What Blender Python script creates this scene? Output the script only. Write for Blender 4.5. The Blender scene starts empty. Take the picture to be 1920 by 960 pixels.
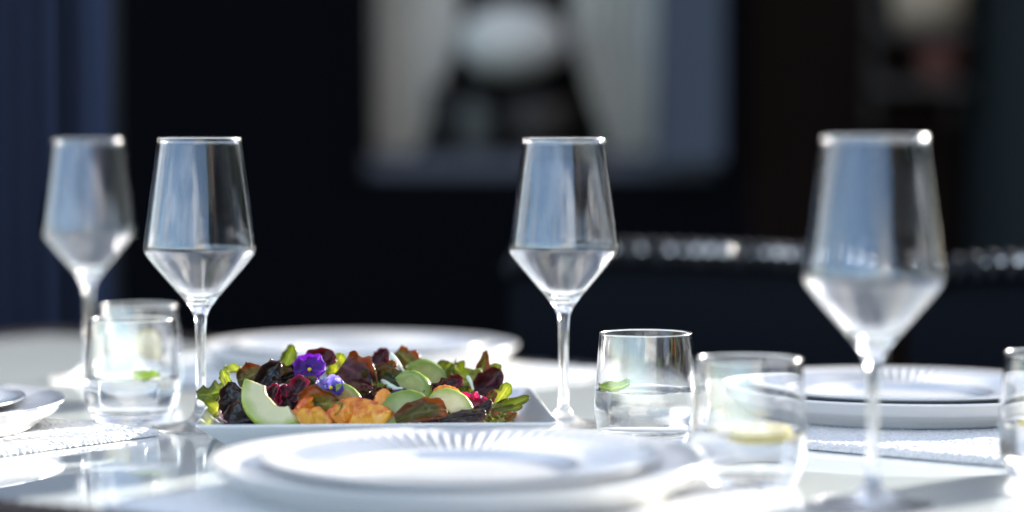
import bpy, bmesh, math, random
from mathutils import Vector, Matrix, Euler
R = math.radians
PI = math.pi
rnd = random.Random(7)
S = bpy.context.scene
C = S.collection

# ------------------------------------------------------------------ camera, world, sun
T = 0.75                      # table top height
CAMZ = T + 0.225
F = 4533.0                    # focal length in photo pixels (85 mm lens)
cam = bpy.data.cameras.new('camera')
cam.lens = 85; cam.sensor_width = 36
cam.clip_start = 0.05; cam.clip_end = 3000
cam.dof.use_dof = True
cam.dof.focus_distance = 1.83
cam.dof.aperture_fstop = 1.8
cam.dof.aperture_ratio = 1.12
PITCH = math.atan(205.0 / F)
co = bpy.data.objects.new('camera', cam); C.objects.link(co)
co.location = (0, 0, CAMZ); co.rotation_euler = (PI / 2 - PITCH, 0, 0)
S.camera = co

SUN_EL, SUN_AZ = R(17), R(46)          # azimuth measured from +Y towards +X: behind the table, to the right
w = bpy.data.worlds.new('World'); S.world = w; w.use_nodes = True
nt = w.node_tree; nt.nodes.clear()
out = nt.nodes.new('ShaderNodeOutputWorld'); bg = nt.nodes.new('ShaderNodeBackground')
sky = nt.nodes.new('ShaderNodeTexSky'); sky.sky_type = 'NISHITA'; sky.sun_disc = False
sky.sun_elevation = SUN_EL; sky.sun_rotation = SUN_AZ
sky.air_density = 0.7; sky.dust_density = 0.1; sky.ozone_density = 1.3
tc = nt.nodes.new('ShaderNodeTexCoord'); mp = nt.nodes.new('ShaderNodeMapping')
mp.inputs['Scale'].default_value = (1, 1, 2.2); mp.inputs['Location'].default_value = (-7.796, -1.562, -7.011)  # unseen clouds placed to whiten the fill, leaving blue for the glass reflections
no = nt.nodes.new('ShaderNodeTexNoise'); no.inputs['Scale'].default_value = 1.5; no.inputs['Detail'].default_value = 7
rp = nt.nodes.new('ShaderNodeValToRGB'); rp.color_ramp.elements[0].position = 0.50; rp.color_ramp.elements[1].position = 0.66
mx = nt.nodes.new('ShaderNodeMixRGB'); mx.inputs['Color2'].default_value = (6.3, 6.0, 5.7, 1)
nt.links.new(tc.outputs['Generated'], mp.inputs['Vector']); nt.links.new(mp.outputs[0], no.inputs['Vector'])
nt.links.new(no.outputs['Fac'], rp.inputs[0]); nt.links.new(rp.outputs[0], mx.inputs['Fac'])
nt.links.new(sky.outputs[0], mx.inputs['Color1']); nt.links.new(mx.outputs[0], bg.inputs['Color'])
bg.inputs['Strength'].default_value = 0.11
nt.links.new(bg.outputs[0], out.inputs['Surface'])

sl = bpy.data.lights.new('sun', 'SUN'); sl.energy = 5.0; sl.angle = R(0.53); sl.color = (1, 0.95, 0.88)
so = bpy.data.objects.new('sun', sl); C.objects.link(so)
sd = Vector((math.sin(SUN_AZ) * math.cos(SUN_EL), math.cos(SUN_AZ) * math.cos(SUN_EL), math.sin(SUN_EL)))
so.rotation_euler = (-sd).to_track_quat('-Z', 'Y').to_euler(); so.location = sd * 30

S.view_settings.view_transform = 'Standard'; S.view_settings.look = 'None'
S.view_settings.exposure = 2.0; S.view_settings.gamma = 1
S.render.engine = 'CYCLES'
cy = S.cycles
cy.use_denoising = True; cy.max_bounces = 16; cy.transmission_bounces = 16; cy.glossy_bounces = 8
cy.diffuse_bounces = 3; cy.transparent_max_bounces = 24; cy.caustics_reflective = True; cy.caustics_refractive = True
cy.blur_glossy = 0.6; cy.sample_clamp_indirect = 60; cy.sample_clamp_direct = 0

# ------------------------------------------------------------------ layout helpers
def at(px, py, Y):
    """point at depth Y that the photo shows at (px, py)"""
    return Vector(((px - 960) / F * Y, Y, CAMZ - (py - 275) / F * Y))
def un(u, n, z=T):
    """table coordinates: u along the table, n across it"""
    return Vector((0.8 * u + 0.6 * n, -0.6 * u + 0.8 * n, z))
TABLE_ROT = math.atan2(-0.6, 0.8)

# ------------------------------------------------------------------ materials
MATS = {}
def pmat(name, col, rough=0.5, **kw):
    m = bpy.data.materials.new(name); m.use_nodes = True
    b = m.node_tree.nodes['Principled BSDF']
    b.inputs['Base Color'].default_value = (*col, 1); b.inputs['Roughness'].default_value = rough
    for k, v in kw.items():
        b.inputs[k].default_value = v
    MATS[name] = m
    return m
def noise_col(m, c1, c2, scale, lo=0.35, hi=0.65, detail=5, bump=0, bscale=None, coord='Object', stretch=(1, 1, 1)):
    n = m.node_tree; b = n.nodes['Principled BSDF']
    t = n.nodes.new('ShaderNodeTexCoord'); mpn = n.nodes.new('ShaderNodeMapping'); mpn.inputs['Scale'].default_value = stretch
    x = n.nodes.new('ShaderNodeTexNoise'); x.inputs['Scale'].default_value = scale; x.inputs['Detail'].default_value = detail
    r = n.nodes.new('ShaderNodeValToRGB')
    r.color_ramp.elements[0].position = lo; r.color_ramp.elements[1].position = hi
    r.color_ramp.elements[0].color = (*c1, 1); r.color_ramp.elements[1].color = (*c2, 1)
    n.links.new(t.outputs[coord], mpn.inputs[0]); n.links.new(mpn.outputs[0], x.inputs['Vector'])
    n.links.new(x.outputs['Fac'], r.inputs[0]); n.links.new(r.outputs[0], b.inputs['Base Color'])
    if bump:
        y = n.nodes.new('ShaderNodeTexNoise'); y.inputs['Scale'].default_value = bscale or scale * 4; y.inputs['Detail'].default_value = 6
        bp = n.nodes.new('ShaderNodeBump'); bp.inputs['Strength'].default_value = bump; bp.inputs['Distance'].default_value = 0.002
        n.links.new(mpn.outputs[0], y.inputs['Vector']); n.links.new(y.outputs['Fac'], bp.inputs['Height'])
        n.links.new(bp.outputs[0], b.inputs['Normal'])
    return m
def glass_mat(name, ior, rough=0.0, col=(1, 1, 1)):
    m = bpy.data.materials.new(name); m.use_nodes = True; n = m.node_tree; n.nodes.clear()
    o = n.nodes.new('ShaderNodeOutputMaterial'); g = n.nodes.new('ShaderNodeBsdfGlass')
    g.inputs['IOR'].default_value = ior; g.inputs['Roughness'].default_value = rough; g.inputs['Color'].default_value = (*col, 1)
    n.links.new(g.outputs[0], o.inputs['Surface']); MATS[name] = m
    return m
def leaf_mat(name, c_mid, c_edge, trans=0.45, rough=0.35, e0=0.45, e1=0.95, patch=None):
    """leaf: colour runs from the midrib to the margin (attribute 'edge'), light passes through"""
    m = bpy.data.materials.new(name); m.use_nodes = True; n = m.node_tree; b = n.nodes['Principled BSDF']
    a = n.nodes.new('ShaderNodeAttribute'); a.attribute_name = 'edge'
    r = n.nodes.new('ShaderNodeValToRGB'); r.color_ramp.elements[0].position = e0; r.color_ramp.elements[1].position = e1
    r.color_ramp.elements[0].color = (*c_mid, 1); r.color_ramp.elements[1].color = (*c_edge, 1)
    tcn = n.nodes.new('ShaderNodeTexCoord'); x = n.nodes.new('ShaderNodeTexNoise'); x.inputs['Scale'].default_value = 90; x.inputs['Detail'].default_value = 5
    ad = n.nodes.new('ShaderNodeMath'); ad.operation = 'MULTIPLY_ADD'; ad.inputs[1].default_value = 0.9; ad.inputs[2].default_value = -0.45
    sm = n.nodes.new('ShaderNodeMath'); sm.operation = 'ADD'
    n.links.new(tcn.outputs['Object'], x.inputs['Vector']); n.links.new(x.outputs['Fac'], ad.inputs[0])
    n.links.new(ad.outputs[0], sm.inputs[0]); n.links.new(a.outputs['Fac'], sm.inputs[1]); n.links.new(sm.outputs[0], r.inputs[0])
    v = n.nodes.new('ShaderNodeAttribute'); v.attribute_name = 'vein'
    mxn = n.nodes.new('ShaderNodeMixRGB'); mxn.inputs['Color2'].default_value = tuple(min(1, q * 1.6 + 0.04) for q in c_mid) + (1,)
    n.links.new(v.outputs['Fac'], mxn.inputs['Fac']); n.links.new(r.outputs[0], mxn.inputs['Color1'])
    n.links.new(mxn.outputs[0], b.inputs['Base Color']); b.inputs['Roughness'].default_value = rough
    bp = n.nodes.new('ShaderNodeBump'); bp.inputs['Strength'].default_value = 0.5; bp.inputs['Distance'].default_value = 0.001
    y = n.nodes.new('ShaderNodeTexVoronoi'); y.inputs['Scale'].default_value = 260
    n.links.new(tcn.outputs['Object'], y.inputs['Vector']); n.links.new(y.outputs['Distance'], bp.inputs['Height']); n.links.new(bp.outputs[0], b.inputs['Normal'])
    t = n.nodes.new('ShaderNodeBsdfTranslucent'); ms = n.nodes.new('ShaderNodeMixShader'); ms.inputs[0].default_value = trans
    hs = n.nodes.new('ShaderNodeHueSaturation'); hs.inputs['Saturation'].default_value = 1.15; hs.inputs['Value'].default_value = 1.7
    n.links.new(mxn.outputs[0], hs.inputs['Color']); n.links.new(hs.outputs[0], t.inputs['Color'])
    n.links.new(b.outputs[0], ms.inputs[1]); n.links.new(t.outputs[0], ms.inputs[2])
    n.links.new(ms.outputs[0], n.nodes['Material Output'].inputs['Surface']); MATS[name] = m
    return m
def fruit_mat(name, c_in, c_out, e0=0.55, e1=0.95, rough=0.3, sss=0.15):
    m = pmat(name, c_in, rough); n = m.node_tree; b = n.nodes['Principled BSDF']
    a = n.nodes.new('ShaderNodeAttribute'); a.attribute_name = 'edge'
    r = n.nodes.new('ShaderNodeValToRGB'); r.color_ramp.elements[0].position = e0; r.color_ramp.elements[1].position = e1
    r.color_ramp.elements[0].color = (*c_in, 1); r.color_ramp.elements[1].color = (*c_out, 1)
    tcn = n.nodes.new('ShaderNodeTexCoord'); x = n.nodes.new('ShaderNodeTexNoise'); x.inputs['Scale'].default_value = 130; x.inputs['Detail'].default_value = 4
    ad = n.nodes.new('ShaderNodeMath'); ad.operation = 'MULTIPLY_ADD'; ad.inputs[1].default_value = 0.35; ad.inputs[2].default_value = -0.17
    sm = n.nodes.new('ShaderNodeMath'); sm.operation = 'ADD'
    n.links.new(tcn.outputs['Object'], x.inputs['Vector']); n.links.new(x.outputs['Fac'], ad.inputs[0])
    n.links.new(ad.outputs[0], sm.inputs[0]); n.links.new(a.outputs['Fac'], sm.inputs[1]); n.links.new(sm.outputs[0], r.inputs[0])
    n.links.new(r.outputs[0], b.inputs['Base Color'])
    b.inputs['Subsurface Weight'].default_value = sss; b.inputs['Subsurface Radius'].default_value = (0.004, 0.003, 0.0015); b.inputs['Subsurface Scale'].default_value = 1.0
    bp = n.nodes.new('ShaderNodeBump'); bp.inputs['Strength'].default_value = 0.35; bp.inputs['Distance'].default_value = 0.001
    n.links.new(x.outputs['Fac'], bp.inputs['Height']); n.links.new(bp.outputs[0], b.inputs['Normal'])
    return m

glass_mat('clear_glass', 1.68, 0.025)
glass_mat('polished_glass', 1.68, 0.24)
glass_mat('cast_glass', 1.68, 0.13)
glass_mat('water_top', 1.333, 0.05)
glass_mat('water_in_glass', 1.333 / 1.68, 0.05)
pmat('porcelain', (0.72, 0.72, 0.71), 0.22, **{'Coat Weight': 0.6, 'Coat Roughness': 0.06})
pmat('table_glass', (0.54, 0.58, 0.565), 0.5, **{'Coat Weight': 1.0, 'Coat Roughness': 0.015, 'Coat IOR': 1.5})
def gloss_noise(m, lo, hi, scale, socket):
    n = m.node_tree; t = n.nodes.new('ShaderNodeTexCoord'); x = n.nodes.new('ShaderNodeTexNoise'); x.inputs['Scale'].default_value = scale; x.inputs['Detail'].default_value = 6
    mr = n.nodes.new('ShaderNodeMapRange'); mr.inputs['From Min'].default_value = .4; mr.inputs['From Max'].default_value = .7; mr.inputs['To Min'].default_value = lo; mr.inputs['To Max'].default_value = hi
    n.links.new(t.outputs['Object'], x.inputs['Vector']); n.links.new(x.outputs['Fac'], mr.inputs['Value']); n.links.new(mr.outputs[0], n.nodes['Principled BSDF'].inputs[socket])
gloss_noise(MATS['table_glass'], .01, .09, 14, 'Coat Roughness')
gloss_noise(MATS['porcelain'], .04, .16, 25, 'Coat Roughness')
noise_col(pmat('terry', (0.74, 0.73, 0.7), 0.95, **{'Sheen Weight': 0.3}), (0.66, 0.65, 0.63), (0.8, 0.79, 0.76), 400)
noise_col(pmat('rattan', (0.03, 0.022, 0.018), 0.28), (0.02, 0.015, 0.013), (0.05, 0.034, 0.026), 60, coord='Object')
pmat('steel_stud', (0.75, 0.73, 0.7), 0.24, **{'Metallic': 1.0})
noise_col(pmat('rattan_black', (0.008, 0.009, 0.011), 0.5, **{'Specular IOR Level': 0.2}), (0.008, 0.009, 0.012), (0.018, 0.019, 0.022), 60)
pmat('charcoal_paint', (0.0036, 0.0040, 0.0052), 0.9, **{'Specular IOR Level': 0.02})  # near-black holds the shade of an open dark interior, not a wall colour
pmat('black_weave', (0.007, 0.008, 0.011), 0.8, **{'Specular IOR Level': 0.04})
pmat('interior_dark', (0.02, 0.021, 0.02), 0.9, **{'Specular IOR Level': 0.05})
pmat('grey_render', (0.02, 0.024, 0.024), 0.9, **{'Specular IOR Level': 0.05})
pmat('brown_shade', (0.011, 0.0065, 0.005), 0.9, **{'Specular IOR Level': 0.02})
noise_col(pmat('curtain', (0.8, 0.78, 0.72), 0.9), (0.7, 0.65, 0.57), (0.8, 0.75, 0.66), 30)
pmat('drape', (0.05, 0.066, 0.115), 0.9, **{'Specular IOR Level': 0.1})
pmat('casement', (0.085, 0.095, 0.115), 0.8, **{'Specular IOR Level': 0.1})  # flat blue-grey stands in for sky reflected in the open sash pane
pmat('white_paint', (0.75, 0.75, 0.73), 0.5)
pmat('sill_grey', (0.11, 0.11, 0.125), 0.8, **{'Specular IOR Level': 0.1})
pmat('paper', (0.72, 0.66, 0.57), 0.9)
noise_col(pmat('timber', (0.3, 0.11, 0.06), 0.6), (0.24, 0.085, 0.045), (0.36, 0.14, 0.08), 6, stretch=(6, 6, 1))
pmat('tan_weave', (0.4, 0.29, 0.19), 0.8); pmat('terracotta', (0.2, 0.07, 0.05), 0.8); pmat('dark_ceramic', (0.02, 0.02, 0.018), 0.5)
pmat('olive_ceramic', (0.1, 0.1, 0.085), 0.5); pmat('dark_wood', (0.035, 0.024, 0.017), 0.6); pmat('screen_wood', (0.010, 0.009, 0.008), 0.9, **{'Specular IOR Level': 0.03})
noise_col(pmat('paving', (0.02, 0.02, 0.02), 0.9, **{'Specular IOR Level': 0.1}), (0.014, 0.0135, 0.013), (0.024, 0.023, 0.022), 3, bump=0.3, bscale=60)
noise_col(pmat('lawn', (0.03, 0.045, 0.015), 0.9, **{'Specular IOR Level': 0.1}), (0.016, 0.028, 0.009), (0.03, 0.045, 0.015), 8)
noise_col(pmat('foliage', (0.03, 0.045, 0.018), 0.6), (0.018, 0.03, 0.01), (0.05, 0.07, 0.025), 1.5)
noise_col(pmat('bark', (0.08, 0.06, 0.045), 0.9), (0.05, 0.04, 0.03), (0.11, 0.08, 0.06), 8)
fruit_mat('avocado', (0.62, 0.58, 0.33), (0.28, 0.36, 0.03), 0.5, 0.92)
fruit_mat('avocado_green', (0.40, 0.42, 0.16), (0.16, 0.24, 0.025), 0.4, 0.9)
fruit_mat('peach', (0.78, 0.30, 0.03), (0.55, 0.09, 0.01), 0.5, 1.0, rough=0.12, sss=0.25)
fruit_mat('peach_yellow', (0.78, 0.38, 0.03), (0.65, 0.16, 0.015), 0.5, 1.0, rough=0.12, sss=0.25)
fruit_mat('lemon_flesh', (0.8, 0.76, 0.42), (0.85, 0.82, 0.6), 0.5, 1.0, rough=0.25)
pmat('lemon_rind', (0.74, 0.64, 0.16), 0.35); pmat('lemon_pith', (0.9, 0.87, 0.65), 0.6)
pmat('pink_stem', (0.5, 0.2, 0.22), 0.4); pmat('white_rib', (0.72, 0.78, 0.62), 0.3)
pmat('pollen', (0.85, 0.6, 0.02), 0.6)
leaf_mat('leaf_maroon', (0.055, 0.012, 0.02), (0.14, 0.03, 0.025), 0.5, 0.25)
leaf_mat('leaf_ember', (0.07, 0.018, 0.02), (0.2, 0.075, 0.015), 0.45, 0.25, 0.35, 0.85)
leaf_mat('leaf_dark', (0.02, 0.013, 0.012), (0.07, 0.032, 0.022), 0.35, 0.18)
leaf_mat('leaf_bronze', (0.11, 0.1, 0.015), (0.19, 0.075, 0.02), 0.5, 0.25, 0.3, 0.8)
leaf_mat('leaf_green', (0.19, 0.22, 0.035), (0.14, 0.14, 0.025), 0.55, 0.25)
leaf_mat('leaf_lime', (0.36, 0.37, 0.09), (0.25, 0.29, 0.04), 0.5, 0.3)
leaf_mat('leaf_dark_green', (0.055, 0.065, 0.014), (0.12, 0.075, 0.018), 0.45, 0.22)
leaf_mat('petal_purple', (0.075, 0.016, 0.18), (0.11, 0.025, 0.25), 0.4, 0.6)
leaf_mat('petal_violet', (0.13, 0.11, 0.34), (0.27, 0.24, 0.5), 0.4, 0.6)
leaf_mat('petal_navy', (0.03, 0.018, 0.16), (0.06, 0.03, 0.25), 0.3, 0.6)
leaf_mat('petal_crimson', (0.03, 0.002, 0.012), (0.3, 0.008, 0.06), 0.4, 0.5)
leaf_mat('radicchio', (0.4, 0.06, 0.11), (0.22, 0.02, 0.06), 0.4, 0.4)
leaf_mat('mint', (0.32, 0.46, 0.1), (0.2, 0.34, 0.05), 0.4, 0.4)

# ------------------------------------------------------------------ object helpers
def link(name, me, mats=None, parent=None, smooth=True):
    o = bpy.data.objects.new(name, me); C.objects.link(o)
    if mats:
        for m in (mats if isinstance(mats, (list, tuple)) else [mats]):
            me.materials.append(MATS[m] if isinstance(m, str) else m)
    if parent: o.parent = parent
    if smooth and len(me.polygons): me.polygons.foreach_set('use_smooth', [True] * len(me.polygons))
    return o
def mesh(name, verts, faces):
    me = bpy.data.meshes.new(name); me.from_pydata(verts, [], faces); me.update(); return me
def obj(name, verts, faces, mats, parent=None, smooth=True):
    return link(name, mesh(name, verts, faces), mats, parent, smooth)
def tag(o, label, cat, group=None):
    o['label'] = label; o['category'] = cat
    if group: o['group'] = group
    return o
def thing(name, label, cat, loc=(0, 0, 0), rotz=0, group=None):
    o = bpy.data.objects.new(name, None); C.objects.link(o); o.empty_display_size = 0.05
    o.location = loc; o.rotation_euler = (0, 0, rotz)
    return tag(o, label, cat, group)
def structure(o):
    o['kind'] = 'structure'; return o
def dup(root, loc, rotz, label, group=None):
    def cp(o, parent):
        c = o.copy(); C.objects.link(c)
        if parent: c.parent = parent
        for ch in kids.get(o.name, []): cp(ch, c)
        return c
    kids = {}
    for o in list(C.objects):
        if o.parent: kids.setdefault(o.parent.name, []).append(o)
    r = cp(root, None); r.location = loc; r.rotation_euler = (0, 0, rotz); r['label'] = label
    if group: r['group'] = group
    return r
def boxes(blist):
    """list of (x0,x1,y0,y1,z0,z1) -> verts, faces"""
    V, Fc = [], []
    for (x0, x1, y0, y1, z0, z1) in blist:
        b = len(V)
        V += [(x0, y0, z0), (x1, y0, z0), (x1, y1, z0), (x0, y1, z0), (x0, y0, z1), (x1, y0, z1), (x1, y1, z1), (x0, y1, z1)]
        Fc += [(b, b + 3, b + 2, b + 1), (b + 4, b + 5, b + 6, b + 7), (b, b + 1, b + 5, b + 4), (b + 1, b + 2, b + 6, b + 5), (b + 2, b + 3, b + 7, b + 6), (b + 3, b, b + 4, b + 7)]
    return V, Fc
def bevel_box(name, x0, x1, y0, y1, z0, z1, mats, parent=None, bev=0.004):
    bm = bmesh.new(); V, Fc = boxes([(x0, x1, y0, y1, z0, z1)])
    vs = [bm.verts.new(v) for v in V]
    for f in Fc: bm.faces.new([vs[i] for i in f])
    bmesh.ops.bevel(bm, geom=bm.edges[:], offset=bev, segments=2, affect='EDGES', profile=0.6)
    me = bpy.data.meshes.new(name); bm.to_mesh(me); bm.free()
    return link(name, me, mats, parent, smooth=False)
def lathe(profile, segs=96, zfun=None):
    """profile: list of (r, z) from one end to the other; r=0 points become poles"""
    V, Fc, rows = [], [], []
    for (r, z) in profile:
        if r < 1e-7:
            rows.append([len(V)]); V.append((0, 0, z))
        else:
            row = []
            for k in range(segs):
                a = 2 * PI * k / segs
                row.append(len(V)); V.append((r * math.cos(a), r * math.sin(a), z + (zfun(r, z, a) if zfun else 0)))
            rows.append(row)
    for A, B in zip(rows, rows[1:]):
        for k in range(segs):
            k2 = (k + 1) % segs
            if len(A) == 1 and len(B) == 1: continue
            if len(A) == 1: Fc.append((A[0], B[k2], B[k]))
            elif len(B) == 1: Fc.append((A[k], A[k2], B[0]))
            else: Fc.append((A[k], A[k2], B[k2], B[k]))
    return V, Fc
def prof_normals(prof):
    ns = []
    for i, (r, z) in enumerate(prof):
        a = prof[max(0, i - 1)]; b = prof[min(len(prof) - 1, i + 1)]
        d = Vector((b[0] - a[0], b[1] - a[1]))
        if r < 1e-7: ns.append(Vector((0, 1 if d.x < 0 else -1)))
        else:
            d.normalize(); ns.append(Vector((d.y, -d.x)))
    return ns
def lathe_part(name, prof, i0, i1, mat, parent, segs=96, allp=None):
    """a stretch of a lathed profile with normals taken from the whole profile, so that stretches join without a seam"""
    allp = allp or prof
    ns = prof_normals(allp)
    V, Fc = lathe(allp[i0:i1 + 1], segs)
    me = mesh(name, V, Fc)
    o = link(name, me, mat, parent)
    nv = []
    for i in range(i0, i1 + 1):
        r, z = allp[i]; n = ns[i]
        if r < 1e-7: nv.append((0, 0, n.y))
        else:
            for k in range(segs):
                a = 2 * PI * k / segs; nv.append((n.x * math.cos(a), n.x * math.sin(a), n.y))
    me.normals_split_custom_set_from_vertices(nv)
    return o
def resample(pts, step):
    res = [pts[0]]
    for a, b in zip(pts, pts[1:]):
        L = math.hypot(b[0] - a[0], b[1] - a[1]); n = max(1, int(math.ceil(L / step)))
        for k in range(1, n + 1):
            res.append((a[0] + (b[0] - a[0]) * k / n, a[1] + (b[1] - a[1]) * k / n))
    return res
def smooth_prof(pts, step, it=2, keep=()):
    """round the corners of a profile (Chaikin), ends kept"""
    p = list(pts)
    for _ in range(it):
        q = [p[0]]
        for a, b in zip(p, p[1:]):
            q.append((a[0] * .75 + b[0] * .25, a[1] * .75 + b[1] * .25)); q.append((a[0] * .25 + b[0] * .75, a[1] * .25 + b[1] * .75))
        q.append(p[-1]); p = q
    return resample(p, step)
def tube(points, radii, sides=6, cap=True):
    V, Fc = [], []
    n = len(points); P = [Vector(p) for p in points]
    up = Vector((0.13, 0.27, 0.95)).normalized()
    for i, p in enumerate(P):
        t = (P[min(i + 1, n - 1)] - P[max(i - 1, 0)]).normalized()
        a = t.cross(up)
        if a.length < 1e-3: a = t.cross(Vector((1, 0, 0)))
        a.normalize(); b = t.cross(a).normalized()
        r = radii[i] if hasattr(radii, '__len__') else radii
        for k in range(sides):
            an = 2 * PI * k / sides; V.append(p + a * (r * math.cos(an)) + b * (r * math.sin(an)))
    for i in range(n - 1):
        for k in range(sides):
            k2 = (k + 1) % sides
            Fc.append((i * sides + k, i * sides + k2, (i + 1) * sides + k2, (i + 1) * sides + k))
    if cap:
        Fc.append(tuple(range(sides - 1, -1, -1))); Fc.append(tuple((n - 1) * sides + k for k in range(sides)))
    return V, Fc
def join(lst):
    V, Fc = [], []
    for v, f in lst:
        b = len(V); V += list(v); Fc += [tuple(i + b for i in q) for q in f]
    return V, Fc
def fattr(me, name, vals):
    a = me.attributes.new(name, 'FLOAT', 'POINT'); a.data.foreach_set('value', vals)

# ------------------------------------------------------------------ ground
g = obj('ground', [(-400, -400, -0.01), (400, -400, -0.01), (400, 400, -0.01), (-400, 400, -0.01)], [(0, 1, 2, 3)], 'lawn'); structure(g)
pv = obj('patio', *boxes([(-4.2, 4.4, -3.6, 9.0, -0.006, 0.0)]), 'paving'); structure(pv)

# ------------------------------------------------------------------ house behind the table
HY = 5.4
HK = HY / 6.5
HS = F / HY
def hx(px): return (px - 960) / HS
def hz(py): return CAMZ + (275 - py) / HS
house = thing('house', 'house front behind the table, near-black for the dark open interior', 'house', (0, HY, 0))
WX0, WX1, WZ0, WZ1 = hx(672), hx(1352), hz(328), 2.05
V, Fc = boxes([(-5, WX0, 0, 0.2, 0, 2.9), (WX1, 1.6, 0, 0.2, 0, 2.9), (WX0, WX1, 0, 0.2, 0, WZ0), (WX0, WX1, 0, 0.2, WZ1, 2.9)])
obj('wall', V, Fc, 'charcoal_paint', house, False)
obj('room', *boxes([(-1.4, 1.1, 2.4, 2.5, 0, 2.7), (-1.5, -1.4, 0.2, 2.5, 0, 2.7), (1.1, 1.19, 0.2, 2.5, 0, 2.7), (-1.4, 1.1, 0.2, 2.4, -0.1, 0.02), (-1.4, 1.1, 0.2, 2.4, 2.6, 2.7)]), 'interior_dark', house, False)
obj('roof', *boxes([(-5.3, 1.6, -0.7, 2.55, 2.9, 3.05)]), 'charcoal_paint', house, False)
wf = obj('window', *boxes([(WX0 - .03, WX0 + .015, -0.03, 0.16, WZ0, WZ1), (WX1 - .015, WX1 + .03, -0.03, 0.16, WZ0, WZ1), (WX0 + .015, WX1 - .015, -0.03, 0.16, WZ1 - .04, WZ1)]), 'charcoal_paint', house, False)
obj('sill', *boxes([(WX0 + .017, WX1 - .017, -0.004, 0.42, WZ0 + .002, WZ0 + 0.045)]), 'sill_grey', wf, False)
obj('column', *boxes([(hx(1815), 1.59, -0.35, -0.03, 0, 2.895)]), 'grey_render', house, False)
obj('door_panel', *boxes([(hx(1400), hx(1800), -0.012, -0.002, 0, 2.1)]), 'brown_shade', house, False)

def curtain_mesh(z0, z1, x0f, x1f, folds, depth, ny=40, nx=90, seed=0):
    r = random.Random(seed); ph = r.random() * 6
    V, Fc = [], []
    for j in range(ny + 1):
        z = z0 + (z1 - z0) * j / ny
        for i in range(nx + 1):
            t = i / nx; x = x0f(z) + (x1f(z) - x0f(z)) * t
            y = depth * math.sin(2 * PI * folds * t + ph + 0.3 * math.sin(z * 2)) * (0.7 + 0.3 * math.sin(5 * t + ph))
            V.append((x, y, z))
    for j in range(ny):
        for i in range(nx):
            a = j * (nx + 1) + i; Fc.append((a, a + 1, a + nx + 2, a + nx + 1))
    return V, Fc
zt, zb = WZ1 - 0.05, WZ0 + 0.05
cl = obj('curtain', *curtain_mesh(zb, zt, lambda z: hx(690), lambda z: hx(775) + max(0, (hx(860) - hx(775)) * min(1, (z - hz(290)) / (hz(60) - hz(290)))), 5, 0.025, seed=1), 'curtain')
cl.location = (0, HY + 0.22, 0); tag(cl, 'pale curtain hanging at the left of the blurred window', 'curtain', 'window curtains')
cr = obj('curtain', *curtain_mesh(zb, zt, lambda z: hx(1150) - max(0, (hx(1150) - hx(1075)) * min(1, (z - hz(290)) / (hz(60) - hz(290)))), lambda z: hx(1235) + max(0, .03 * (z - hz(290))), 6, 0.025, seed=2), 'curtain')
cr.location = (0, HY + 0.22, 0); tag(cr, 'pale curtain hanging beside the blue-grey sash of the window', 'curtain', 'window curtains')
sh = thing('casement', 'blue-grey shutter standing open at the right of the blurred window', 'casement', (hx(1345), HY - 0.07, 0))
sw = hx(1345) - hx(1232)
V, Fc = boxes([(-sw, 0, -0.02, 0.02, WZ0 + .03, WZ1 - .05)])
obj('panel', V, Fc, 'casement', sh, False)
obj('casement_frame', *boxes([(-sw - .004, -sw + .03, -0.026, 0.026, WZ0 + .03, WZ1 - .05), (-.03, .004, -0.026, 0.026, WZ0 + .03, WZ1 - .05), (-sw + .03, -.03, -0.026, 0.026, WZ0 + .03, WZ0 + .08)]), 'casement', sh, False)
# things on and above the window sill
SZ = WZ0 + 0.0455
lan = thing('paper_lantern', 'round pale paper lantern hanging in the middle of the window', 'lantern', (hx(960), HY + 0.08, hz(75)))
V, Fc = lathe([(a * HK, b * HK) for a, b in [(0, -.12), (.04, -.117), (.09, -.09), (.122, -.045), (.135, 0), (.122, .045), (.09, .09), (.04, .117), (0, .12)]], 32)
obj('lantern_shade', [(x * 1.12, y, z * .8) for x, y, z in V], Fc, 'paper', lan)
obj('cord', *tube([(0, 0, .096 * HK), (0, 0, 2.05 - hz(75))], .002, 6), 'dark_ceramic', lan)
def pot(name, prof, mat, loc, label, cat):
    V, Fc = lathe([(a * HK, b * HK) for a, b in prof], 32); o = obj(name, V, Fc, mat); o.location = loc; return tag(o, label, cat)
pot('plant_pot', [(0, 0), (.03, 0), (.036, .1), (.038, .19), (.034, .19), (.03, .02), (0, .02)], 'dark_ceramic', (hx(826), HY + .12, SZ), 'tall black pot beside the left curtain on the window sill', 'pot')
pot('vase', [(0, 0), (.035, 0), (.052, .06), (.045, .12), (.025, .15), (.028, .17), (.022, .17), (.02, .15), (0, .03)], 'olive_ceramic', (hx(890), HY + .16, SZ), 'olive-grey vase between two dark pots on the window sill', 'vase')
pot('bowl', [(0, 0), (.05, 0), (.09, .06), (.115, .15), (.11, .15), (.085, .065), (0, .02)], 'dark_wood', (hx(1010), HY + .16, SZ), 'wide dark brown bowl on the window sill under the lantern', 'bowl')
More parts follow.
